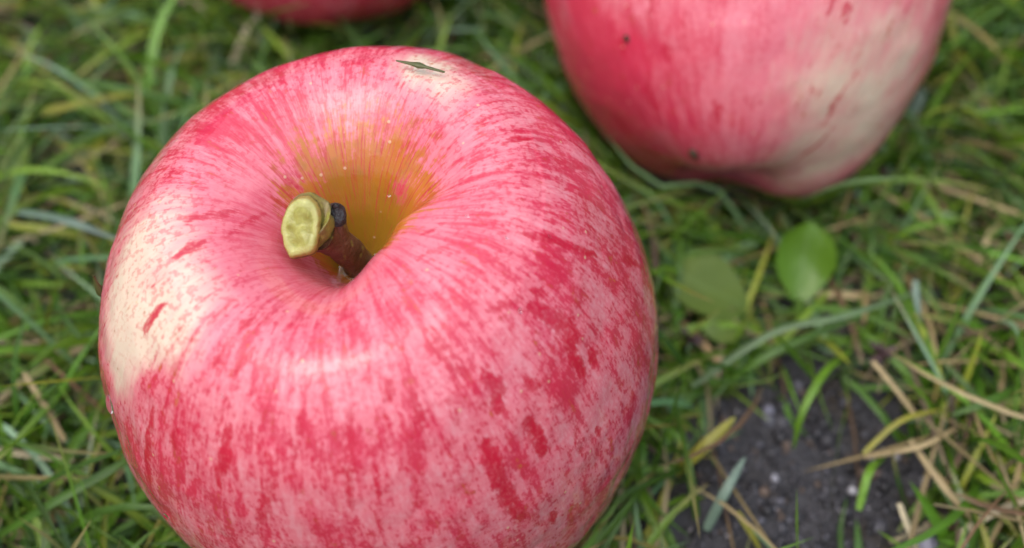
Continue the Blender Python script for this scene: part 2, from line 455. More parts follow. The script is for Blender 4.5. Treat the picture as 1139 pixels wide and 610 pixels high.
def skin_material():
    n = NT('apple_skin')
    suv = n.attr('suv', 'Vector'); co = n.obj()
    cream = n.attr('cream'); streak = n.attr('streak'); pit = n.attr('pit'); ray = n.attr('ray'); out = n.attr('outer')
    C5 = lambda v, k: n.math('MULTIPLY', n.math('SUBTRACT', v, .5), k)
    add = lambda *v: v[0] if len(v) == 1 else n.math('ADD', v[0], add(*v[1:]))
    # all noises are finer across than along the meridian, so they draw streaks from stem to base
    s1 = n.noise(n.vmul(suv, (7, 7, .7)), 1.0, 4, .6)
    s2 = n.noise(n.vmul(suv, (13, 13, 1.7)), 1.0, 3, .6)
    s3 = n.noise(n.vadd(n.vmul(suv, (5.5, 5.5, .8)), (7, 3, 1)), 1.0, 3, .6)
    m1 = n.noise(n.vmul(suv, (27, 27, 8)), 1.0, 3, .6)
    m2 = n.noise(co, 1300, 2, .55)
    m3 = n.noise(co, 130, 3, .5)
    m4 = n.noise(n.vmul(suv, (15, 15, 6)), 1.0, 3, .65)
    blush = n.math('SUBTRACT', 1.0, cream)
    wash = add(blush, n.math('MULTIPLY', add(C5(s1, 1.1), C5(s2, .4)), out), C5(m3, .9))
    c = n.mix(n.ss(wash, -.30, .62), CREAM, PINK)
    c = n.mix(n.ss(add(wash, C5(s3, .8)), .70, 1.5), c, ROSE)
    c = n.mix(n.math('MULTIPLY', n.ss(add(s3, C5(m4, .5), C5(m3, .5)), .44, .68, 0, .55), n.math('MULTIPLY', n.ss(blush, .15, .7), out)), c, ROSE)
    # dashes
    dash = add(n.math('MULTIPLY', m1, .55), n.math('MULTIPLY', m2, .45), C5(s2, .45), C5(s3, .42), C5(s1, .25), C5(m3, .40),
               n.math('MULTIPLY', n.math('SUBTRACT', blush, .78), .17))
    c = n.mix(n.math('MULTIPLY', n.ss(dash, .49, .63, 0, .70), out), c, RED)
    c = n.mix(n.math('MULTIPLY', n.math('MULTIPLY', n.ss(dash, .46, .32, 0, .5), out), n.ss(blush, .2, .8)), c, PALE)
    # rays that run out of the cavity over the shoulder
    rr = n.math('MULTIPLY', n.ss(add(s3, C5(s2, .5), n.math('MULTIPLY', n.math('SUBTRACT', blush, .8), .12)), .50, .70, 0, .55), ray)
    c = n.mix(rr, c, RED)
    rp = n.math('MULTIPLY', n.ss(add(s3, C5(s2, .7)), .44, .30, 0, .16), ray)
    c = n.mix(rp, c, PALE)
    c = n.mix(n.math('MULTIPLY', n.ss(add(m2, C5(m4, .5), C5(s3, .4)), .50, .64, 0, .45), ray), c, RED)
    # clear-edged dark marks
    st = add(streak, C5(dash, 1.0), C5(m4, 1.1), C5(s2, .6))
    st = n.math('MULTIPLY', n.ss(st, .16, .56), n.ss(streak, .02, .3))
    st = n.math('MULTIPLY', st, n.ss(add(m2, C5(m1, .6)), .25, .55, .72, 1.0))
    c = n.mix(n.math('MULTIPLY', st, n.ss(streak, .1, .95, .45, .92)), c, DEEP)
    # cavity: gold and olive with red rays running in
    pc = n.mix(n.ss(add(pit, C5(m3, .4)), .45, .80), ORANGE, OLIVE)
    pc = n.mix(n.ss(add(n.noise(n.vmul(suv, (10, 10, .8)), 1.0, 4, .65), n.math('MULTIPLY', pit, -.22)), .36, .52, 0, .85), pc, RUST)
    pc = n.mix(n.ss(n.noise(co, 420, 4, .65), .55, .75, 0, .3), pc, (.22, .12, .02))
    pf = add(pit, C5(s2, .7), C5(s3, .5), C5(m2, .35), C5(n.noise(co, 420, 3, .6), .8))
    c = n.mix(n.math('MULTIPLY', n.ss(pf, .12, .42), n.math('SUBTRACT', 1.0, n.math('MULTIPLY', st, .85))), c, pc)
    # lenticels and small brown pores
    v = n.voro(co, 300)
    c = n.mix(n.ss(v, .085, .04, 0, .6), c, (.62, .42, .26))
    v2 = n.voro(n.vadd(co, (3, 1, 2)), 420)
    c = n.mix(n.math('MULTIPLY', n.ss(v2, .10, .05, 0, .55), n.ss(cream, .3, .8)), c, (.36, .17, .08))
    h = add(n.noise(co, 900, 2), n.math('MULTIPLY', n.ss(v, .10, .03), .8), n.math('MULTIPLY', s2, .8), n.math('MULTIPLY', n.noise(co, 260, 2), 1.5))
    n.set(Base_Color=c, Roughness=n.ss(n.noise(co, 200, 4, .6), .3, .7, .06, .13), Specular_IOR_Level=.48,
          Subsurface_Weight=.12, Subsurface_Radius=(.004, .0015, .001), Subsurface_Scale=.6,
          Normal=n.bump(h, .10, .0005))
    return n.m

CREAM = (.66, .52, .39); PINK = (.65, .162, .200); ROSE = (.57, .050, .094); RED = (.50, .011, .044); PALE = (.67, .28, .31); DEEP = (.46, .008, .032)
ORANGE = (.46, .150, .022); OLIVE = (.28, .140, .012); RUST = (.44, .035, .035)
SKIN = skin_material()

def build_apple(a, label, cream_base, blobs, streaks, pit_r, extra=0, cs=.8, fine=1.0):
    P = a['P']; R = a['R']; nt, nl = P.shape[:2]
    mm = P * 1000
    cream = np.full((nt, nl), cream_base)
    for c, r, s in blobs:
        d2 = ((mm - np.array(c)) ** 2).sum(-1)
        cream += s * (cs if s > 0 else (.5 if fine == 1 else 1.)) * np.exp(-d2 / (2 * (r * .72) ** 2))
    lonv = np.stack([np.cos(a['lon']), np.sin(a['lon'])], -1)
    streak = np.zeros((nt, nl))
    wob = np.stack([fbm(P + k, 420, 2) for k in (1, 2, 3)], -1) - .5
    for pts, w, s in streaks:
        pts = np.array(pts, float)
        d = seg_dist(mm + wob * .9, pts)
        streak = np.maximum(streak, s * np.clip(1.25 - d / (w * 1.5), 0, 1))
    if extra:      # stripes on the side turned away
        r2 = np.random.default_rng(extra)
        for _ in range(70 if fine == 1 else 22):
            l = r2.uniform(0, 2 * np.pi); i0 = int(nt * r2.uniform(.30, .75)); i1 = min(nt - 1, i0 + int(nt * r2.uniform(.02, .10)))
            j = int(l / (2 * np.pi) * nl)
            if extra == 5 and mm[i0, j, 1] < 12:
                continue
            d = seg_dist(mm + wob * 1.3, np.array([mm[i0, j], mm[(i0 + i1) // 2, j], mm[i1, j]]))
            w = r2.uniform(.4, .9); streak = np.maximum(streak, r2.uniform(.4, .9) * sstep(w * 1.25, w * .5, d))
    rho = np.hypot(P[..., 0], P[..., 1]) / R
    top = (np.arange(nt) < nt * .33)[:, None]
    pr = pit_r * (.62 + .36 * np.cos(a['lon'] - 1.15))[None]
    pit = np.where(top, np.clip(1.15 - rho / pr, 0, 1), 0)
    ray = np.where((np.arange(nt) < nt * .5)[:, None], sstep(.22, .46, rho) * sstep(.95, .5, rho), 0)
    outer = np.where((np.arange(nt) < nt * .5)[:, None], .25 + .75 * sstep(.30, .75, rho), 1.) * fine
    ray = ray * (1 if fine == 1 else .4)
    arc = np.broadcast_to((a['arc'] * 6)[:, None], (nt, nl))
    suv = np.stack([np.broadcast_to(lonv[:, 0] * 3, (nt, nl)), np.broadcast_to(lonv[:, 1] * 3, (nt, nl)), arc], -1)
    me = mesh_from('skin', P.reshape(-1, 3), grid_faces(nt, nl, True)[:, ::-1], SKIN, attrs={
        'suv': ('FLOAT_VECTOR', suv.reshape(-1, 3)), 'cream': ('FLOAT', cream.ravel()),
        'streak': ('FLOAT', streak.ravel()), 'pit': ('FLOAT', pit.ravel()), 'ray': ('FLOAT', ray.ravel()), 'outer': ('FLOAT', outer.ravel())})
    B, C = a['B'], np.array(a['C'])
    base_z = (P.reshape(-1, 3) @ B.T + C)[:, 2].min()
    root = link('apple', None, loc=(C[0], C[1], base_z)); root.empty_display_size = .01
    tag(root, label, 'apple', 'fallen apples on the lawn')
    sk = link('skin', me, root)
    from mathutils import Matrix
    M = Matrix([list(B[i]) + [C[i] - (C[0], C[1], base_z)[i]] for i in range(3)] + [[0, 0, 0, 1]])
    sk.matrix_local = M
    return root, sk

apple_main, _ = build_apple(APPLES[0], 'large red and cream striped apple in front with its thick stem showing', .07, BLOBS, STREAKS, .41, 5)
apple_side, _ = build_apple(APPLES[1], 'blurred red and cream apple at upper right lying on its side', .02, BLOBS2, STREAKS2, .33, 6, .62, .45)
apple_back, _ = build_apple(APPLES[2], 'dark red apple at the top edge of which only the underside shows', -.35, [], [], .33, 7, .8, .5)

# ------------------------------------------------------------------ stem of the front apple
def tube(path, radii, ns=20, squash=None, wob=0., seed=0, cap=True, up=(0, 0, 1)):
    path = np.array(path, float); radii = np.array(radii, float)
    t = np.gradient(path, axis=0); t /= np.linalg.norm(t, axis=1, keepdims=True)
    x = np.cross(t, up); x /= np.linalg.norm(x, axis=1, keepdims=True); y = np.cross(x, t)
    an = np.linspace(0, 2 * np.pi, ns, endpoint=False)
    sq = squash or (1, 1)
    P = path[:, None] + radii[:, None, None] * (np.cos(an)[None, :, None] * x[:, None] * sq[0] + np.sin(an)[None, :, None] * y[:, None] * sq[1])
    if wob:
        ctr = path[:, None]
        P = ctr + (P - ctr) * (1 + wob * 2 * (fbm(P + seed, 700, 2) - .5))[..., None]
    return P

def smooth_path(pts, n):
    return hermite(np.array(pts, float), n)

def tube_mesh(name, P, mat, attrs=None):
    nr, ns = P.shape[:2]
    V = np.r_[P.reshape(-1, 3), P[0].mean(0)[None], P[-1].mean(0)[None]]
    F = grid_faces(nr, ns, True)
    k = np.arange(ns); a, b = nr * ns, nr * ns + 1
    caps = np.r_[np.stack([k, np.full(ns, a), np.full(ns, a), (k + 1) % ns], 1)[:, [0, 1, 3]], np.stack([(nr - 1) * ns + (k + 1) % ns, np.full(ns, b), (nr - 1) * ns + k], 1)]
    me = bpy.data.meshes.new(name)
    me.from_pydata(V.tolist(), [], F[:, ::-1].tolist() + caps.tolist())
    me.polygons.foreach_set('use_smooth', np.ones(len(me.polygons), bool))
    me.materials.append(mat)
    return me

def bark_mat():
    n = NT('stem_bark'); co = n.obj()
    f = n.noise(co, 420, 4, .6)
    c = n.mix(f, (.045, .018, .012), (.17, .068, .036))
    c = n.mix(n.ss(n.noise(co, 900, 2), .58, .7), c, (.16, .12, .03))
    n.set(Base_Color=c, Roughness=.45, Normal=n.bump(n.math('ADD', f, n.noise(co, 1600, 3)), .4, .0006)); return n.m
def head_mat():
    n = NT('stem_green'); co = n.obj()
    f = n.noise(co, 500, 4, .6)
    c = n.mix(n.ss(f, .35, .7), (.26, .25, .045), (.16, .11, .03))
    n.set(Base_Color=c, Roughness=.45, Normal=n.bump(f, .5, .0006)); return n.m
def add_(n, r, f, k):
    return n.math('ADD', r, n.math('MULTIPLY', n.math('SUBTRACT', f, .5), k))
def cut_mat():
    n = NT('stem_cut'); co = n.obj()
    f = n.noise(co, 650, 4, .65, .8)
    r = n.attr('rad')
    c = n.mix(n.ss(f, .3, .7), (.26, .26, .045), (.38, .38, .095))
    c = n.mix(n.ss(n.math('ADD', r, n.math('MULTIPLY', n.math('SUBTRACT', f, .5), .5)), .82, 1.0), c, (.28, .19, .04))
    c = n.mix(n.math('MULTIPLY', n.ss(add_(n, r, f, .5), .30, .42), n.ss(add_(n, r, f, .5), .62, .48, 0, .4)), c, (.22, .19, .03))
    c = n.mix(n.math('MULTIPLY', n.ss(r, .62, .72), n.ss(r, .95, .85, 0, .5)), c, (.50, .50, .20))
    n.set(Base_Color=c, Roughness=.28, Specular_IOR_Level=.5, Subsurface_Weight=.3, Subsurface_Scale=.3, Subsurface_Radius=(.003, .003, .001), Normal=n.bump(f, .4, .0006)); return n.m
def dark_mat():
    n = NT('bud_tip'); co = n.obj(); f = n.noise(co, 1500, 3)
    n.set(Base_Color=n.mix(f, (.006, .006, .008), (.04, .035, .034)), Roughness=.6, Normal=n.bump(f, .8, .0006)); return n.m
BARK, HEADM, CUTM, DARKM = bark_mat(), head_mat(), cut_mat(), dark_mat()

base0 = np.array(apple_main.location)
mmv = lambda *p: np.array(p) / 1000.0
path = smooth_path([mmv(-1.45, -.45, 49.6), mmv(-1.9, -1.0, 52.5), mmv(-3.0, -1.8, 56.6), mmv(-4.4, -3.0, 60.4), mmv(-5.6, -3.9, 62.9)], 26)
rad = np.interp(np.linspace(0, 1, 26), [0, .3, .6, .85, 1], [.0025, .0020, .0020, .0021, .0025])
stem = link('stem', tube_mesh('stem', tube(path - base0, rad, 28, wob=.10), BARK), apple_main)
stem['label'] = 'thick brown stem rising from the cavity'
# swollen end with the pale cut face
fwd = mmv(18.6, -90.5, 169.1) - mmv(-7.0, -4.7, 65.0); fwd /= np.linalg.norm(fwd)
nrm = fwd + np.array([-.42, -.05, -.02]); nrm /= np.linalg.norm(nrm)
hc = mmv(-7.2, -4.9, 65.2)
path = smooth_path([mmv(-4.6, -3.3, 61.2), mmv(-5.7, -4.0, 62.9), hc - nrm * .0012, hc], 16)
rad = np.interp(np.linspace(0, 1, 16), [0, .35, .65, .9, 1], [.0016, .0024, .0031, .0033, .0031])
head = tube(path - base0, rad, 40, squash=(.82, 1.28), wob=.13, seed=3)
e = head[-1]
hd = link('stem_end', tube_mesh('stem_end', head, HEADM), stem)
hd['label'] = 'swollen yellow-green end of the stem'
rings = [1.0, .97, .88, .75, .6, .45, .3, .17, .08]
c0 = e.mean(0)
hgt = [0.0, .00030, .00062, .00070, .00062, .00066, .00060, .00066, .00068]
cf = np.stack([c0 + (e - c0) * s + nrm * h + nrm * ((fbm((c0 + (e - c0) * s) + 5, 620, 2) - .5) * .0011 * sstep(1.0, .8, s) * (1 if s > .25 else .3))[:, None] for s, h in zip(rings, hgt)])
V = np.r_[cf.reshape(-1, 3), (c0 + nrm * .0002)[None]]
ns = 40; k = np.arange(ns)
me = bpy.data.meshes.new('cut_face')
V[-1] = cf[-1].mean(0)
me.from_pydata(V.tolist(), [], grid_faces(len(rings), ns, True)[:, ::-1].tolist() + np.stack([(len(rings) - 1) * ns + (k + 1) % ns, (len(rings) - 1) * ns + k, np.full(ns, len(rings) * ns)], 1).tolist())
at = me.attributes.new('rad', 'FLOAT', 'POINT'); at.data.foreach_set('value', np.r_[np.repeat(rings, ns), 0].astype(np.float32))
me.polygons.foreach_set('use_smooth', np.ones(len(me.polygons), bool)); me.materials.append(CUTM)
co_ = link('cut_face', me, stem); co_['label'] = 'pale yellow-green cut face of the stem'
# side bud with a black tip
path = smooth_path([mmv(-3.9, -2.7, 60.2), mmv(-3.75, -2.45, 61.9), mmv(-3.55, -2.2, 63.7)], 10)
link('bud_stub', tube_mesh('bud_stub', tube(path - base0, np.interp(np.linspace(0, 1, 10), [0, 1], [.0019, .00135]), 16, wob=.1), BARK), stem)
path = smooth_path([mmv(-3.50, -2.2, 63.5), mmv(-3.35, -2.0, 64.7), mmv(-3.25, -1.85, 65.5)], 8)
link('bud_tip', tube_mesh('bud_tip', tube(path - base0, [.00132, .00145, .0015, .00148, .0013, .0011, .0008, .0004], 16, wob=.45, seed=2), DARKM), stem)['label'] = 'black withered tip of the side bud'

# ------------------------------------------------------------------ water, specks and bits on the apples
def water_mat():
    n = NT('water'); n.set(Base_Color=(1, 1, 1), Roughness=.02, IOR=1.333, Transmission_Weight=1.0); return n.m
WATER = water_mat()
def loc2w(a, p):
    return np.array(p) / 1000.0 @ a['B'].T + np.array(a['C'])
def dome(n_r=6, n_s=14, flat=.45):
    V = []; 
    for i in range(n_r + 1):
        th = math.pi * i / n_r
        for j in range(n_s):
            ph = 2 * math.pi * j / n_s
            V.append((math.sin(th) * math.cos(ph), math.sin(th) * math.sin(ph), flat * math.cos(th)))
    return np.array(V), grid_faces(n_r + 1, n_s, True)[:, ::-1]
dv, df = dome()
drop_me = mesh_from('water_drop', dv, df, WATER)
def drop(p, r, label, group=None, a=APPLES[0], elong=1.0):
    w = loc2w(a, p); nv = np.array(p) / np.linalg.norm(p) @ a['B'].T
    from mathutils import Vector
    o = link('water_drop', drop_me, loc=w + nv * r * .1)
    o.rotation_mode = 'QUATERNION'; o.rotation_quaternion = Vector(nv).to_track_quat('Z', 'Y'); o.scale = (r, r * elong, r)
    tag(o, label, 'water drop', group); return o
drop(DROPS[0], .0011, 'clear water bead hanging on the pale left flank of the front apple', elong=1.5)
drop(DROPS[1], .0005, 'tiny glinting water bead low on the left flank of the front apple')
for p in DROPS[2:]:
    drop(p, rng.uniform(.00022, .0003), 'pinhead water speck on the red skin of the front apple', 'water specks on the front apple')
# the water held at the foot of the stem: a ring shaped meniscus
def torus_mesh(name, R, r, nu, nv_, mat):
    u = np.linspace(0, 2 * np.pi, nu, endpoint=False)[:, None]; v = np.linspace(0, 2 * np.pi, nv_, endpoint=False)[None]
    rr = r * (1 + .25 * np.cos(3 * u) + .2 * np.sin(2 * u + 1))
    P = np.stack([(R + rr * np.cos(v)) * np.cos(u), (R + rr * np.cos(v)) * np.sin(u), rr * .7 * np.sin(v) + 0 * u], -1)
    F = grid_faces(nu, nv_, True); r0 = (nu - 1) * nv_; k = np.arange(nv_)
    F = np.r_[F, np.stack([r0 + k, r0 + (k + 1) % nv_, (k + 1) % nv_, k], 1)]
    return mesh_from(name, P.reshape(-1, 3), F, mat)
wr = link('water_ring', torus_mesh('water_ring', .0026, .0007, 36, 12, WATER), loc=mmv(-1.6, -.8, 52.3))
tag(wr, 'ring of clear water round the foot of the thick brown stem', 'water')

def leafmat(name, c1, c2, rough=.4, trans=.25, scale=400):
    n = NT(name); co = n.obj()
    f = n.noise(co, scale, 3)
    col = n.mix(f, c1, c2)
    n.set(Base_Color=col, Roughness=rough, Specular_IOR_Level=.5)
    tr = n.new('ShaderNodeBsdfTranslucent'); n.put(tr.inputs['Color'], n.mix(.5, col, (.25, .35, .02)))
    mx = n.new('ShaderNodeMixShader'); n.put(mx.inputs[0], trans)
    n.t.links.new(n.b.outputs[0], mx.inputs[1]); n.t.links.new(tr.outputs[0], mx.inputs[2]); n.t.links.new(mx.outputs[0], n.out.inputs['Surface'])
    return n.m
SLIVER = leafmat('dark_sliver', (.05, .07, .015), (.16, .15, .05))
GRITM = leafmat('brown_grit', (.03, .02, .01), (.10, .06, .03), .6, 0)
P3 = [loc2w(APPLES[0], p) + np.array([0, 0, .0005]) for p in DEBRIS]
path = smooth_path(P3, 14); r_ = np.interp(np.linspace(0, 1, 14), [0, .3, .5, .6, 1], [.00012, .0003, .0006, .00028, .00015])
tag(link('grass_sliver', tube_mesh('grass_sliver', tube(path, r_, 8, squash=(1, .6), wob=.2), SLIVER)), 'dark green grass sliver stuck on the top edge of the front apple', 'grass sliver')
q = loc2w(APPLES[0], EDGE_BIT); path = smooth_path([q + mmv(.1, 0, -2.5), q + mmv(-.3, 0, 0), q + mmv(-.4, .3, 2.0)], 10)
tag(link('grass_sliver', tube_mesh('grass_sliver', tube(path, [.0002, .0004, .0005, .0006, .0005, .0004, .0003, .0002, .0002, .0001], 8, wob=.2, up=(0, 1, 0)), SLIVER)), 'tiny olive plant shred clinging to the left edge of the front apple', 'grass sliver')
for p, r, lab in ((SPECK2[0], .0013, 'brown leaf crumb stuck low on the side-lying apple'), (SPECK2[1], .0008, 'dark speck on the red flank of the side-lying apple')):
    w = loc2w(APPLES[1], p); path = smooth_path([w + mmv(-.5, .3, 1.3) * r / .0013, w, w + mmv(.5, -.3, -1.3) * r / .0013], 8)
    tag(link('leaf_crumb', tube_mesh('leaf_crumb', tube(path, np.array([.3, .7, .9, 1, .9, .7, .5, .2]) * r * .7, 8, wob=.3), GRITM)), lab, 'crumb')

# ------------------------------------------------------------------ turf
def grass_mat(name, rough=.42, trans=.16):
    n = NT(name)
    col = n.attr('col', 'Color'); uv = n.attr('bt', 'Vector')
    vein = n.noise(n.vmul(uv, (7, 1.3, 1)), 1.0, 3, .6)
    c = n.mix(n.ss(vein, .3, .7), n.mix(1.0, col, (.72, .74, .70), 'MULTIPLY'), n.mix(1.0, col, (1.25, 1.22, 1.2), 'MULTIPLY'))
    n.set(Base_Color=c, Roughness=rough, Specular_IOR_Level=.5, Normal=n.bump(n.noise(n.vmul(uv, (9, .25, 1)), 1.0, 2), .35, .0004))
    tr = n.new('ShaderNodeBsdfTranslucent'); n.put(tr.inputs['Color'], n.mix(1.0, c, (1.2, 1.35, .55), 'MULTIPLY'))
    mx = n.new('ShaderNodeMixShader'); n.put(mx.inputs[0], trans)
    n.t.links.new(n.b.outputs[0], mx.inputs[1]); n.t.links.new(tr.outputs[0], mx.inputs[2]); n.t.links.new(mx.outputs[0], n.out.inputs['Surface'])
    return n.m
GRASS = grass_mat('grass_blade', .32); STRAW = grass_mat('dry_grass', .6, .1)

def blade_strip(C, W, S, N, fold, tipw=0.0):
    """C (n,k,3) centre lines, W (n,k) half widths, S side vectors, N face normals -> verts (n,k,3,3)"""
    L = C - S * W[..., None] + N * (W * fold)[..., None]
    Rr = C + S * W[..., None] + N * (W * fold)[..., None]
    return np.stack([L, C, Rr], 2)

def strip_faces(n, k):
    base = np.arange(n)[:, None, None, None] * k * 3
    r = np.arange(k - 1)[None, :, None, None] * 3; s = np.arange(2)[None, None, :, None]
    q = np.array([0, 1, 4, 3])[None, None, None]
    return (base + r + s + q).reshape(-1, 4)

PAL = np.array([(.040,.100,.008),(.070,.165,.012),(.115,.235,.018),(.18,.30,.030),(.12,.23,.095),(.20,.31,.20),(.27,.31,.035),(.22,.19,.05),(.28,.20,.09)])
PALW = np.array([.18,.25,.23,.13,.12,.03,.05,.02,.01])
STR = np.array([(.36,.29,.15),(.28,.21,.09),(.14,.08,.04),(.42,.36,.22),(.17,.12,.08),(.08,.045,.03)])

CLEAR = [(.0715, .029, .006, .008), (.0705, .019, .009, .007), (.056, .028, .006, .006), (.068, -.006, .010, .012)]   # open spots round the weed leaves and over the earth
def blades(x, y, length, e0, e1, az, bend, width, z0, k, cols, twist=0.0, zmin=.0006, avoid=True):
    n = len(x)
    t = np.linspace(0, 1, k)[None]
    el = e0[:, None] + (e1 - e0)[:, None] * t ** .8
    a = az[:, None] + bend[:, None] * t
    ds = length[:, None] / (k - 1)
    d = np.stack([np.cos(el) * np.cos(a), np.cos(el) * np.sin(a), np.sin(el)], -1)
    C = np.concatenate([np.zeros((n, 1, 3)), np.cumsum(d[:, :-1] * ds[..., None], 1)], 1)
    C += np.stack([x, y, z0], -1)[:, None]
    floor = ground_h(C[..., 0], C[..., 1]) + zmin * (t > .05)
    C[..., 2] = np.where(t > .05, np.maximum(C[..., 2], floor + .0012 * hash3(np.arange(n), np.arange(n) * 7, np.arange(n) * 3)[:, None]), C[..., 2])
    keep = np.ones(n, bool)
    if avoid:
        for ap in APPLES:
            C2, dep = apple_push(C, ap, .0012)
            keep &= (dep.max(1) < .010) & ~((dep > 0) & (C2[..., 2] < -.001)).any(1)
            keep &= ~((np.linalg.norm(C - np.array(ap['C']), axis=-1) < ap['R'] * 1.12) & (C[..., 2] > ap['C'][2] + .002)).any(1)
            C = C2
        over = soil_mask(C[..., 0], C[..., 1]).mean(1)
        keep &= ~((over > .15) & (rng.random(len(C)) < .74))
        for (lx, ly, lz, lr) in CLEAR:
            keep &= ~((np.hypot(C[..., 0] - lx, C[..., 1] - ly) < lr) & (C[..., 2] > lz)).any(1)
    C = C[keep]; n = len(C)
    T = np.gradient(C, axis=1); T /= np.linalg.norm(T, axis=-1, keepdims=True) + 1e-9
    S = np.cross(T, [0, 0, 1.0]); S /= np.linalg.norm(S, axis=-1, keepdims=True) + 1e-9
    N = np.cross(S, T)
    tw = (rng.uniform(-1, 1, n)[:, None] * .9 + rng.normal(0, .8, n)[:, None] * t) * (1 if twist == 0 else twist)
    S, N = S * np.cos(tw)[..., None] + N * np.sin(tw)[..., None], N * np.cos(tw)[..., None] - S * np.sin(tw)[..., None]
    prof = np.interp(t[0], [0, .15, .5, .8, .95, 1], [.65, .95, 1, .72, .28, .03])
    W = width[keep][:, None] / 2 * prof[None]
    V = blade_strip(C, W, S, N, rng.uniform(.1, .55, n)[:, None])
    cc = np.broadcast_to(cols[keep][:, None, None], (n, k, 3, 3)).copy()
    # yellowing towards many of the tips, pale sheath at the foot
    tipc = (rng.random(n) < .3)[:, None, None, None] * sstep(.6, 1, t)[..., None, None] * .8
    cc = cc * (1 - tipc) + np.array([.26, .19, .07]) * tipc
    foot = sstep(.16, 0, t)[..., None, None] * .6
    cc = cc * (1 - foot) + np.array([.22, .20, .11]) * foot
    rid = rng.uniform(0, 500, n)
    bt = np.stack([np.broadcast_to(np.array([-1, 0, 1.])[None, None], (n, k, 3)), np.broadcast_to((t * 8)[..., None], (n, k, 3)), np.broadcast_to(rid[:, None, None], (n, k, 3))], -1)
    return V.reshape(-1, 3), strip_faces(n, k), cc.reshape(-1, 3), bt.reshape(-1, 3)

def join(parts):
    off = 0; V, F, Cc, U = [], [], [], []
    for v, f, c, u in parts:
        V.append(v); F.append(f + off); Cc.append(c); U.append(u); off += len(v)
    return np.concatenate(V), np.concatenate(F), np.concatenate(Cc), np.concatenate(U)

def scatter(n, x0, x1, y0, y1, tuft):
    """clumped root positions"""
    m = max(1, n // tuft)
    cx, cy = rng.uniform(x0, x1, m), rng.uniform(y0, y1, m)
    i = rng.integers(0, m, n)
    return cx[i] + rng.normal(0, .0045, n), cy[i] + rng.normal(0, .0045, n), i

def colours(n, w=PALW, pal=PAL):
    c = pal[rng.choice(len(pal), n, p=w / w.sum())]
    return c * rng.uniform(.75, 1.25, (n, 1)) * rng.uniform(.92, 1.08, (n, 3))

def make_turf():
    parts = []
    area = (-.30, .36, -.20, .42)
    # upper layer: living blades in tufts, leaning and flopping every way
    n = NGRASS
    x, y, i = scatter(n, *area, 9)
    ok = rng.random(n) > soil_mask(x, y) * .985
    x, y, i = x[ok], y[ok], i[ok]; n = len(x)
    lean = rng.uniform(0, 2 * np.pi, 200000)[i]
    az = lean + rng.normal(0, .8, n)
    e0 = rng.uniform(.25, 1.25, n); e1 = e0 - rng.uniform(.4, 1.7, n)
    ln = rng.gamma(6, .0044, n).clip(.010, .042)
    near = soil_mask(x + .012 * np.cos(az), y + .012 * np.sin(az)) + soil_mask(x + .022 * np.cos(az), y + .022 * np.sin(az))
    ln = ln * np.where(near > .3, .45, 1)
    parts.append(blades(x, y, ln, e0, e1, az, rng.normal(0, .7, n), (.0006 + rng.beta(1.6, 2.8, n) * .0016), np.full(n, -.001), 8, colours(n)))
    # fine short blades
    n = NGRASS // 3
    x, y, i = scatter(n, *area, 5)
    ok = rng.random(n) > soil_mask(x, y) * .985
    x, y = x[ok], y[ok]; n = len(x)
    e0 = rng.uniform(.3, 1.4, n)
    parts.append(blades(x, y, rng.uniform(.008, .028, n), e0, e0 - rng.uniform(0, 1.0, n), rng.uniform(0, 6.28, n), rng.normal(0, .6, n), rng.uniform(.0005, .0012, n), np.full(n, -.001), 6, colours(n) * .9))
    # the lawn going on beyond
    n = 9000
    rr, th = np.sqrt(rng.uniform(.30 ** 2, 1.5 ** 2, n)), rng.uniform(0, 6.28, n)
    x, y = .03 + rr * np.cos(th), .1 + rr * np.sin(th)
    e0 = rng.uniform(.3, 1.3, n)
    parts.append(blades(x, y, rng.uniform(.03, .07, n), e0, e0 - rng.uniform(.3, 1.3, n), rng.uniform(0, 6.28, n), rng.normal(0, .5, n), rng.uniform(.002, .005, n), np.full(n, -.001), 5, colours(n)))
    V, F, Cc, U = join(parts)
    tag(link('grass', mesh_from('grass', V, F, GRASS, attrs={'col': ('FLOAT_COLOR', Cc), 'bt': ('FLOAT_VECTOR', U)})), 'matted green lawn grass around the apples', 'grass', kind='stuff')
    # thatch of dead blades lying low
    n = NGRASS // 7
    x, y, i = scatter(n, *area, 3)
    sm = soil_mask(x, y); ok = rng.random(n) > sm * .97
    x, y = x[ok], y[ok]; n = len(x)
    e0 = rng.uniform(-.1, .45, n)
    k = 45       # the strawy corner right of the bare earth
    x = np.r_[x, rng.normal(.096, .011, k)]; y = np.r_[y, rng.normal(0, .014, k)]; e0 = np.r_[e0, rng.uniform(-.05, .35, k)]; n = len(x)
    cols = STR[rng.choice(len(STR), n, p=[.25, .25, .16, .1, .12, .12])] * rng.uniform(.6, 1.15, (n, 1))
    v = blades(x, y, rng.uniform(.008, .04, n), e0, e0 - rng.uniform(0, .7, n), rng.uniform(0, 6.28, n), rng.normal(0, .5, n), (.0004 + rng.beta(1.5, 3, n) * .0012), np.r_[rng.uniform(.0005, .006, n - k), rng.uniform(.004, .014, k)], 6, cols)
    tag(link('dead_grass', mesh_from('dead_grass', v[0], v[1], STRAW, attrs={'col': ('FLOAT_COLOR', v[2]), 'bt': ('FLOAT_VECTOR', v[3])})), 'dead straw-coloured thatch lying low between the grass blades', 'dead grass', kind='stuff')
NGRASS = 64000
make_turf()

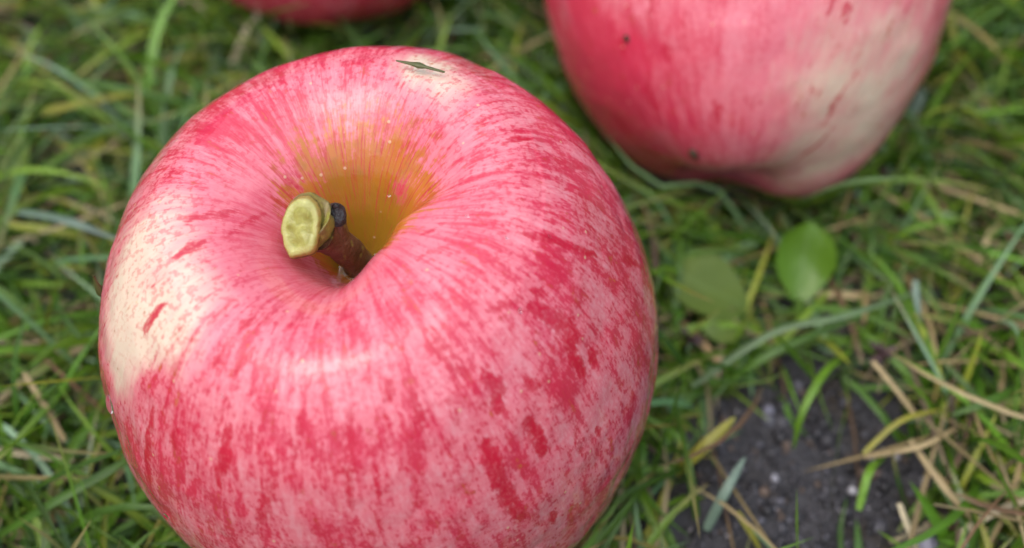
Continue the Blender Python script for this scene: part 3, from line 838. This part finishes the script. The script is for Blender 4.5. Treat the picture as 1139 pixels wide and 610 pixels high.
# crumbs of earth on the bare patch
def make_crumbs():
    n = 8000
    x = rng.uniform(-.10, .16, n); y = rng.uniform(-.05, .15, n)
    k = 5000; x[:k] = rng.uniform(.036, .095, k); y[:k] = rng.uniform(-.035, .018, k)
    ok = (rng.random(n) < .15 + .85 * soil_mask(x, y)); x, y = x[ok], y[ok]; n = len(x)
    r = .00022 + rng.gamma(1.3, .00020, n).clip(0, .0013); big = rng.random(n) < .008; r = np.where(big, rng.uniform(.0012, .0022, n), r)
    t = (1 + 5 ** .5) / 2
    iv = np.array([(-1,t,0),(1,t,0),(-1,-t,0),(1,-t,0),(0,-1,t),(0,1,t),(0,-1,-t),(0,1,-t),(t,0,-1),(t,0,1),(-t,0,-1),(-t,0,1)]) / 1.9
    fi = np.array([(0,11,5),(0,5,1),(0,1,7),(0,7,10),(0,10,11),(1,5,9),(5,11,4),(11,10,2),(10,7,6),(7,1,8),(3,9,4),(3,4,2),(3,2,6),(3,6,8),(3,8,9),(4,9,5),(2,4,11),(6,2,10),(8,6,7),(9,8,1)])
    V = iv[None] * rng.uniform(.6, 1.25, (n, 12, 1)) * r[:, None, None] * rng.uniform(.7, 1.2, (n, 1, 3))
    V += np.stack([x, y, ground_h(x, y) + r * np.where(big, -.3, .05)], -1)[:, None]
    F = (fi[None] + np.arange(n)[:, None, None] * 12).reshape(-1, 3)
    base = np.array([(.018,.018,.020),(.030,.029,.033),(.052,.051,.058),(.09,.09,.105),(.30,.29,.30),(.10,.07,.05)])
    c = base[rng.choice(6, n, p=[.34, .36, .2, .05, .008, .042])]; c[big] = base[rng.integers(0, 3, big.sum())]
    m = NT('crumbs'); m.set(Base_Color=m.attr('col', 'Color'), Roughness=.5, Normal=m.bump(m.noise(m.obj(), 2500, 2), .6, .0003))
    o = link('soil_crumbs', mesh_from('soil_crumbs', V.reshape(-1, 3), F, m.m, attrs={'col': ('FLOAT_COLOR', np.repeat(c, 12, 0))}))
    tag(o, 'dark moist earth crumbs on the bare patch', 'soil', kind='stuff')
make_crumbs()

# ------------------------------------------------------------------ blades and stalks that stand out one by one
def one_blade(name, pts, width, col, label, cat, mat, fold=.35, tilt=0.0, group=None, tip=True, k=22):
    P = hermite(np.array(pts, float) / 1000.0, k) if len(pts) > 2 else np.linspace(np.array(pts[0]), np.array(pts[1]), k) / 1000.0
    if len(pts) == 2:      # a slight natural sag and kink
        s = np.linspace(0, 1, k)[:, None]; dv_ = P[-1] - P[0]; side = np.cross(dv_, [0, 0, 1.0])
        P = P + np.sin(s * np.pi) * side * rng.uniform(-.06, .06) + np.sin(s * np.pi) * np.array([0, 0, 1]) * np.linalg.norm(dv_) * .05
    for ap in APPLES:
        P, _ = apple_push(P, ap, .001)
    C = P[None]; t = np.linspace(0, 1, k)[None]
    T = np.gradient(C, axis=1); T /= np.linalg.norm(T, axis=-1, keepdims=True)
    S = np.cross(T, [0, 0, 1.0]); S /= np.linalg.norm(S, axis=-1, keepdims=True); N = np.cross(S, T)
    tw = tilt + .5 * (t - .5) * rng.uniform(-1, 1)
    S, N = S * np.cos(tw)[..., None] + N * np.sin(tw)[..., None], N * np.cos(tw)[..., None] - S * np.sin(tw)[..., None]
    prof = np.interp(t[0], [0, .1, .5, .8, .95, 1], [.7, .95, 1, .75, .35, .05] if tip else [.75, .9, 1, .95, .85, .6])
    W = width / 2000.0 * prof[None]
    V = blade_strip(C, W, S, N, np.full((1, 1), fold))
    V2 = V - N[:, :, None] * .00012
    top = V.reshape(-1, 3); F = strip_faces(1, k); m = len(top)
    e = np.arange(k - 1) * 3
    F = np.r_[F, F[:, ::-1] + m, np.stack([e, e + 3, e + 3 + m, e + m], 1), np.stack([e + 2 + m, e + 5 + m, e + 5, e + 2], 1)]
    cc = np.array(col)[None] * np.ones((2 * m, 1)) * (1 + .25 * (fbm(np.r_[top, top], 300, 2)[:, None] - .5) * 2)
    bt = np.stack([np.tile([-1, 0, 1.], k), np.repeat(t[0] * 8, 3), np.full(3 * k, rng.uniform(0, 500))], -1)
    o = link(name, mesh_from(name, np.r_[top, V2.reshape(-1, 3)], F, mat, attrs={'col': ('FLOAT_COLOR', cc), 'bt': ('FLOAT_VECTOR', np.r_[bt, bt])}))
    return tag(o, label, cat, group)
GR, BRI, PALE_, BLU, YEL, TAN, BRN, LST = (.06,.135,.015), (.12,.25,.018), (.13,.21,.10), (.17,.25,.19), (.28,.27,.04), (.36,.28,.14), (.17,.09,.04), (.46,.40,.26)
for key, w, col, lab, kind in (
    ('A', 2.2, BLU, 'pale blue-green blade lying beside the cream left flank of the front apple', 'g'),
    ('B', 1.9, GR, 'long green blade slanting up toward the front apple at lower left', 'g'),
    ('C', 1.3, TAN, 'tan straw lying aslant left of the front apple', 's'),
    ('D', 1.9, LST, 'pale whitish straw lying level at the left edge below the tan straw', 's'),
    ('E', 1.0, BRN, 'rusty brown stalk pointing at the left flank of the front apple', 's'),
    ('F', 2.4, YEL, 'yellowing blade lying level in the grass at upper left', 'g'),
    ('G', 2.2, LST, 'pale dry stalk leaning below the dark red apple at the top', 's'),
    ('H', 1.7, PALE_, 'long arching green blade above the bare soil, upper of the pair', 'g'),
    ('H2', 1.7, GR, 'dark green blade running just below the long arching one above the soil', 'g'),
    ('I', 1.6, BRI, 'bright green blade bowing its tip down over the bare soil', 'g'),
    ('J', 1.5, GR, 'green blade slanting down at the right rim of the bare soil', 'g'),
    ('K', 1.5, TAN, 'tan stalk starting at the dark seed head right of the soil', 's'),
    ('L', 1.5, TAN, 'long tan stalk running down to the lower right corner', 's'),
    ('M', 1.2, TAN, 'thin tan straw lying level across the right rim of the soil', 's'),
    ('N', 1.6, BRI, 'vivid green upright blade at the lower right edge', 'g'),
    ('O', 2.3, YEL, 'broad yellow-green blade left of the bare soil', 'g'),
    ('P', 1.8, BLU, 'grey-green blade reaching over the left rim of the soil', 'g'),
    ('Q', 1.5, BRI, 'short curved green blade hooking down on the right part of the soil', 'g'),
    ('R', 1.2, YEL, 'short yellow blade at the bottom left corner of the soil', 'g'),
    ('T', 1.8, GR, 'green blade entering from the right edge above the tan straws', 'g'),
    ('U', 1.7, LST, 'cream coloured straw crossing the lower right corner', 's'),
    ('V', 1.4, BRI, 'yellow-green blade arching right of the round leaf', 'g'),
    ('W', 1.4, BLU, 'short pale blue-green blade right of the round leaf', 'g'),
    ('X', 1.3, TAN, 'yellow straw slanting down at the right edge', 's'),
    ('Y', 2.6, BLU, 'pale bluish blade tip beside the cream side of the side-lying apple', 'g'),
    ('Z', 1.6, LST, 'short whitish straw standing at the bottom right of the soil', 's'),
    ('AA', 1.1, YEL, 'thin olive blade over the right rim of the soil above the level straw', 'g'),
    ('AB', 1.8, GR, 'green blade curving down beside the lower right of the front apple', 'g'),
):
    one_blade('grass_strand' if kind == 'g' else 'dry_stalk', BL[key], w * .88 if kind == 'g' else w * .72, col, lab, 'grass blade' if kind == 'g' else 'straw', GRASS if kind == 'g' else STRAW, tip=kind == 'g', tilt=rng.uniform(-.25, .25))

# ------------------------------------------------------------------ small broad-leaved weeds
def leaf_mat(name, c1, c2, rough=.36):
    n = NT(name); uv = n.attr('bt', 'Vector'); co = n.obj()
    f = n.noise(co, 260, 3)
    col = n.mix(f, c1, c2)
    sep = n.new('ShaderNodeSeparateXYZ'); n.put(sep.inputs[0], uv)
    rib = n.ss(n.math('ABSOLUTE', sep.outputs[0]), .10, .02, 0, .35)
    col = n.mix(rib, col, (.16, .26, .07))
    n.set(Base_Color=col, Roughness=rough, Specular_IOR_Level=.5, Normal=n.bump(n.noise(co, 600, 3), .3, .0005))
    tr = n.new('ShaderNodeBsdfTranslucent'); n.put(tr.inputs['Color'], n.mix(1.0, col, (1.3, 1.5, .4), 'MULTIPLY'))
    mx = n.new('ShaderNodeMixShader'); n.put(mx.inputs[0], .3)
    n.t.links.new(n.b.outputs[0], mx.inputs[1]); n.t.links.new(tr.outputs[0], mx.inputs[2]); n.t.links.new(mx.outputs[0], n.out.inputs['Surface'])
    return n.m
def leaf_mesh(base, tip, side, half, cup, curl, mat, shape=(0, .42, .82, 1, .98, .76, .04), nu=22, nv_=13):
    base, tip, side = [np.array(v, float) for v in (base, tip, side)]
    ax = tip - base; L = np.linalg.norm(ax); ax /= L
    side = side - ax * (side @ ax); side /= np.linalg.norm(side); nn = np.cross(side, ax)
    if nn[2] < 0: nn = -nn
    u = np.linspace(0, 1, nu)[:, None]; v = np.linspace(-1, 1, nv_)[None]
    w = half * np.interp(u, np.linspace(0, 1, len(shape)), shape)
    w = np.sqrt(np.maximum(w / half, 0)) * half * np.where(u < .5, 1, 1) * .5 + w * .5
    P = base + ax * (u * L)[..., None] + side * (w * v)[..., None] + nn * (cup * half * (v ** 2) * (w / half) + curl * L * (4 * u * (1 - u)) + .06 * half * np.sin(u * 9 + v * 2))[..., None]
    bt = np.stack([v + 0 * u, u + 0 * v, 0 * u * v], -1)
    top = P.reshape(-1, 3); F = grid_faces(nu, nv_)
    return mesh_from('leaf', top, F, mat, attrs={'bt': ('FLOAT_VECTOR', bt.reshape(-1, 3))})
LEAFM = leaf_mat('weed_leaf', (.085, .19, .012), (.125, .25, .022)); LEAF2 = leaf_mat('weed_leaf_dull', (.09, .15, .022), (.14, .21, .03), .6)

def weed(name, base, label, leaves, mat):
    b = np.array(base) / 1000.0
    root = link(name, None, loc=b); root.empty_display_size = .005
    tag(root, label, 'weed')
    for lb, lt, side, half, cup, curl in leaves:
        lb = np.array(lb) / 1000.0 - b; lt = np.array(lt) / 1000.0 - b
        me = leaf_mesh(lb, lt, side, half / 1000.0, cup, curl, mat)
        lf = link('leaf', me, root)
        p = smooth_path([np.zeros(3), lb * .5 + np.array([0, 0, .001]), lb + (lt - lb) * .06], 10)
        link('petiole', tube_mesh('petiole', tube(p, np.linspace(.0008, .0006, 10), 8, up=(.3, .9, .2)), mat), lf)
    return root
weed('broadleaf_seedling', (71.2, 24.5, 0), 'small weed with one cupped round bright green leaf below the side-lying apple', [((71.3, 26.2, 5.0), (72.6, 37.0, 15.5), (1, .0, .10), 5.4, .40, -.08)], LEAFM)
weed('flat_weed', (63.5, 24.5, 0), 'flat dull green weed leaves lying between the two large apples', [((62.5, 25.5, 3), (47.5, 31.5, 8), (.3, 1, .1), 6.5, .15, .08), ((61.5, 23.0, 3), (53.0, 19.0, 6), (-.3, 1, .2), 3.2, .2, .1)], LEAF2)
weed('clover_weed', (-79.5, 52.5, 0), 'pale green rounded weed leaf at the left edge of the picture', [((-79.6, 53.2, 6), (-78.5, 62.0, 12), (1, 0, .2), 3.2, .25, .05)], LEAF2)

# ------------------------------------------------------------------ withered flower heads and pebbles
def flower_head(p, r, label):
    b = np.array(p) / 1000.0
    root = link('withered_flower_head', None, loc=(b[0], b[1], 0)); tag(root, label, 'flower head')
    m = GRITM2
    c = np.array([0, 0, b[2]])
    link('stalk', tube_mesh('stalk', tube(smooth_path([(0, .001, 0), (0, .0005, b[2] * .5), c], 8), np.full(8, .0006), 8, up=(.2, .9, 0)), m), root)
    for i in range(16):
        d = rng.normal(size=3); d[2] = abs(d[2]); d /= np.linalg.norm(d); l = r * rng.uniform(.6, 1.25)
        pth = smooth_path([c, c + d * l * .5, c + d * l + np.array([0, 0, -.15 * l])], 6)
        link('bract', tube_mesh('bract', tube(pth, np.array([.3, .8, 1, .9, .6, .1]) * r * .22, 6, squash=(1, .6), wob=.3, up=(.3, .2, .9)), m), root)
def gm():
    n = NT('withered'); f = n.noise(n.obj(), 900, 3)
    n.set(Base_Color=n.mix(f, (.018, .010, .010), (.085, .045, .045)), Roughness=.5); return n.m
GRITM2 = gm()
flower_head((49.5, 16.5, 8.0), .0026, 'small dark withered flower head right beside the front apple')
flower_head((82.0, 12.0, 10.0), .0030, 'dark brown withered flower head above the tan stalks at right')
def pebble(p, r, col, label):
    V, F = dome(10, 16, .8)
    V = V * r * (1 + .35 * (fbm(V + p[0], 1.3, 2) - .5) * 2)[:, None]
    n = NT('stone'); n.set(Base_Color=n.mix(n.noise(n.obj(), 900, 3), tuple(c * .7 for c in col), col), Roughness=.45)
    o = link('pebble', mesh_from('pebble', V, F, n.m), loc=(p[0] / 1000, p[1] / 1000, r * .5)); tag(o, label, 'pebble')
pebble((75.6, -8.9), .0008, (.45, .45, .47), 'small white pebble on the right of the bare soil')
pebble((62.9, -6.5), .0007, (.30, .30, .33), 'light grey pebble in the middle of the bare soil')
pebble((63.6, 6.5), .0010, (.20, .20, .25), 'bluish grey pebble at the upper end of the bare soil')
pebble((85.5, -19.3), .0024, (.26, .26, .33), 'violet grey pebble at the bottom edge of the picture')

# ------------------------------------------------------------------ the trees that stand round the lawn (mirrored in the wet skins)
def make_trees():
    V, F, Cc = [], [], []
    nq = 0
    r2 = np.random.default_rng(4)
    for i in range(16):
        th = i / 16 * 2 * np.pi + r2.uniform(-.1, .1); d = r2.uniform(5.4, 6.8); H = r2.uniform(3.6, 5.2)
        c = np.array([d * np.cos(th), d * np.sin(th), 0])
        tr = tube(smooth_path([c, c + [.05, 0, H * .3], c + [0, .1, H * .7]], 8), np.linspace(.14, .05, 8), 10, wob=.1, up=(.3, .9, 0))
        V.append(tr.reshape(-1, 3)); F.append(grid_faces(8, 10, True) + nq); Cc.append(np.tile((.06, .045, .03), (80, 1))); nq += 80
        m = 2200
        u = r2.normal(size=(m, 3)); u /= np.linalg.norm(u, axis=1, keepdims=True)
        rad = r2.uniform(.35, 1, m)[:, None] ** .5 * (.75 + .5 * fbm(u * 1.0 + i, 2.2, 2))[:, None]
        p = c + [0, 0, H * .54] + u * rad * np.array([1.35, 1.35, H * .46])
        a = r2.normal(size=(m, 3)); a /= np.linalg.norm(a, axis=1, keepdims=True); b = np.cross(a, r2.normal(size=(m, 3))); b /= np.linalg.norm(b, axis=1, keepdims=True)
        sz = r2.uniform(.05, .10, m)[:, None]
        q = np.stack([p - a * sz, p - b * sz * .6, p + a * sz, p + b * sz * .6], 1)
        V.append(q.reshape(-1, 3)); F.append(np.arange(m * 4).reshape(m, 4) + nq); nq += 4 * m
        Cc.append(np.repeat(np.array((.045, .085, .02)) * r2.uniform(.6, 1.4, (m, 1)), 4, 0))
    n = NT('tree_leaves'); n.set(Base_Color=n.attr('col', 'Color'), Roughness=.5)
    o = link('surrounding_trees', mesh_from('surrounding_trees', np.concatenate(V), np.concatenate(F), n.m, smooth=False, attrs={'col': ('FLOAT_COLOR', np.concatenate(Cc))}))
    tag(o, 'ring of leafy garden trees standing round the lawn', 'trees', kind='stuff')
make_trees()
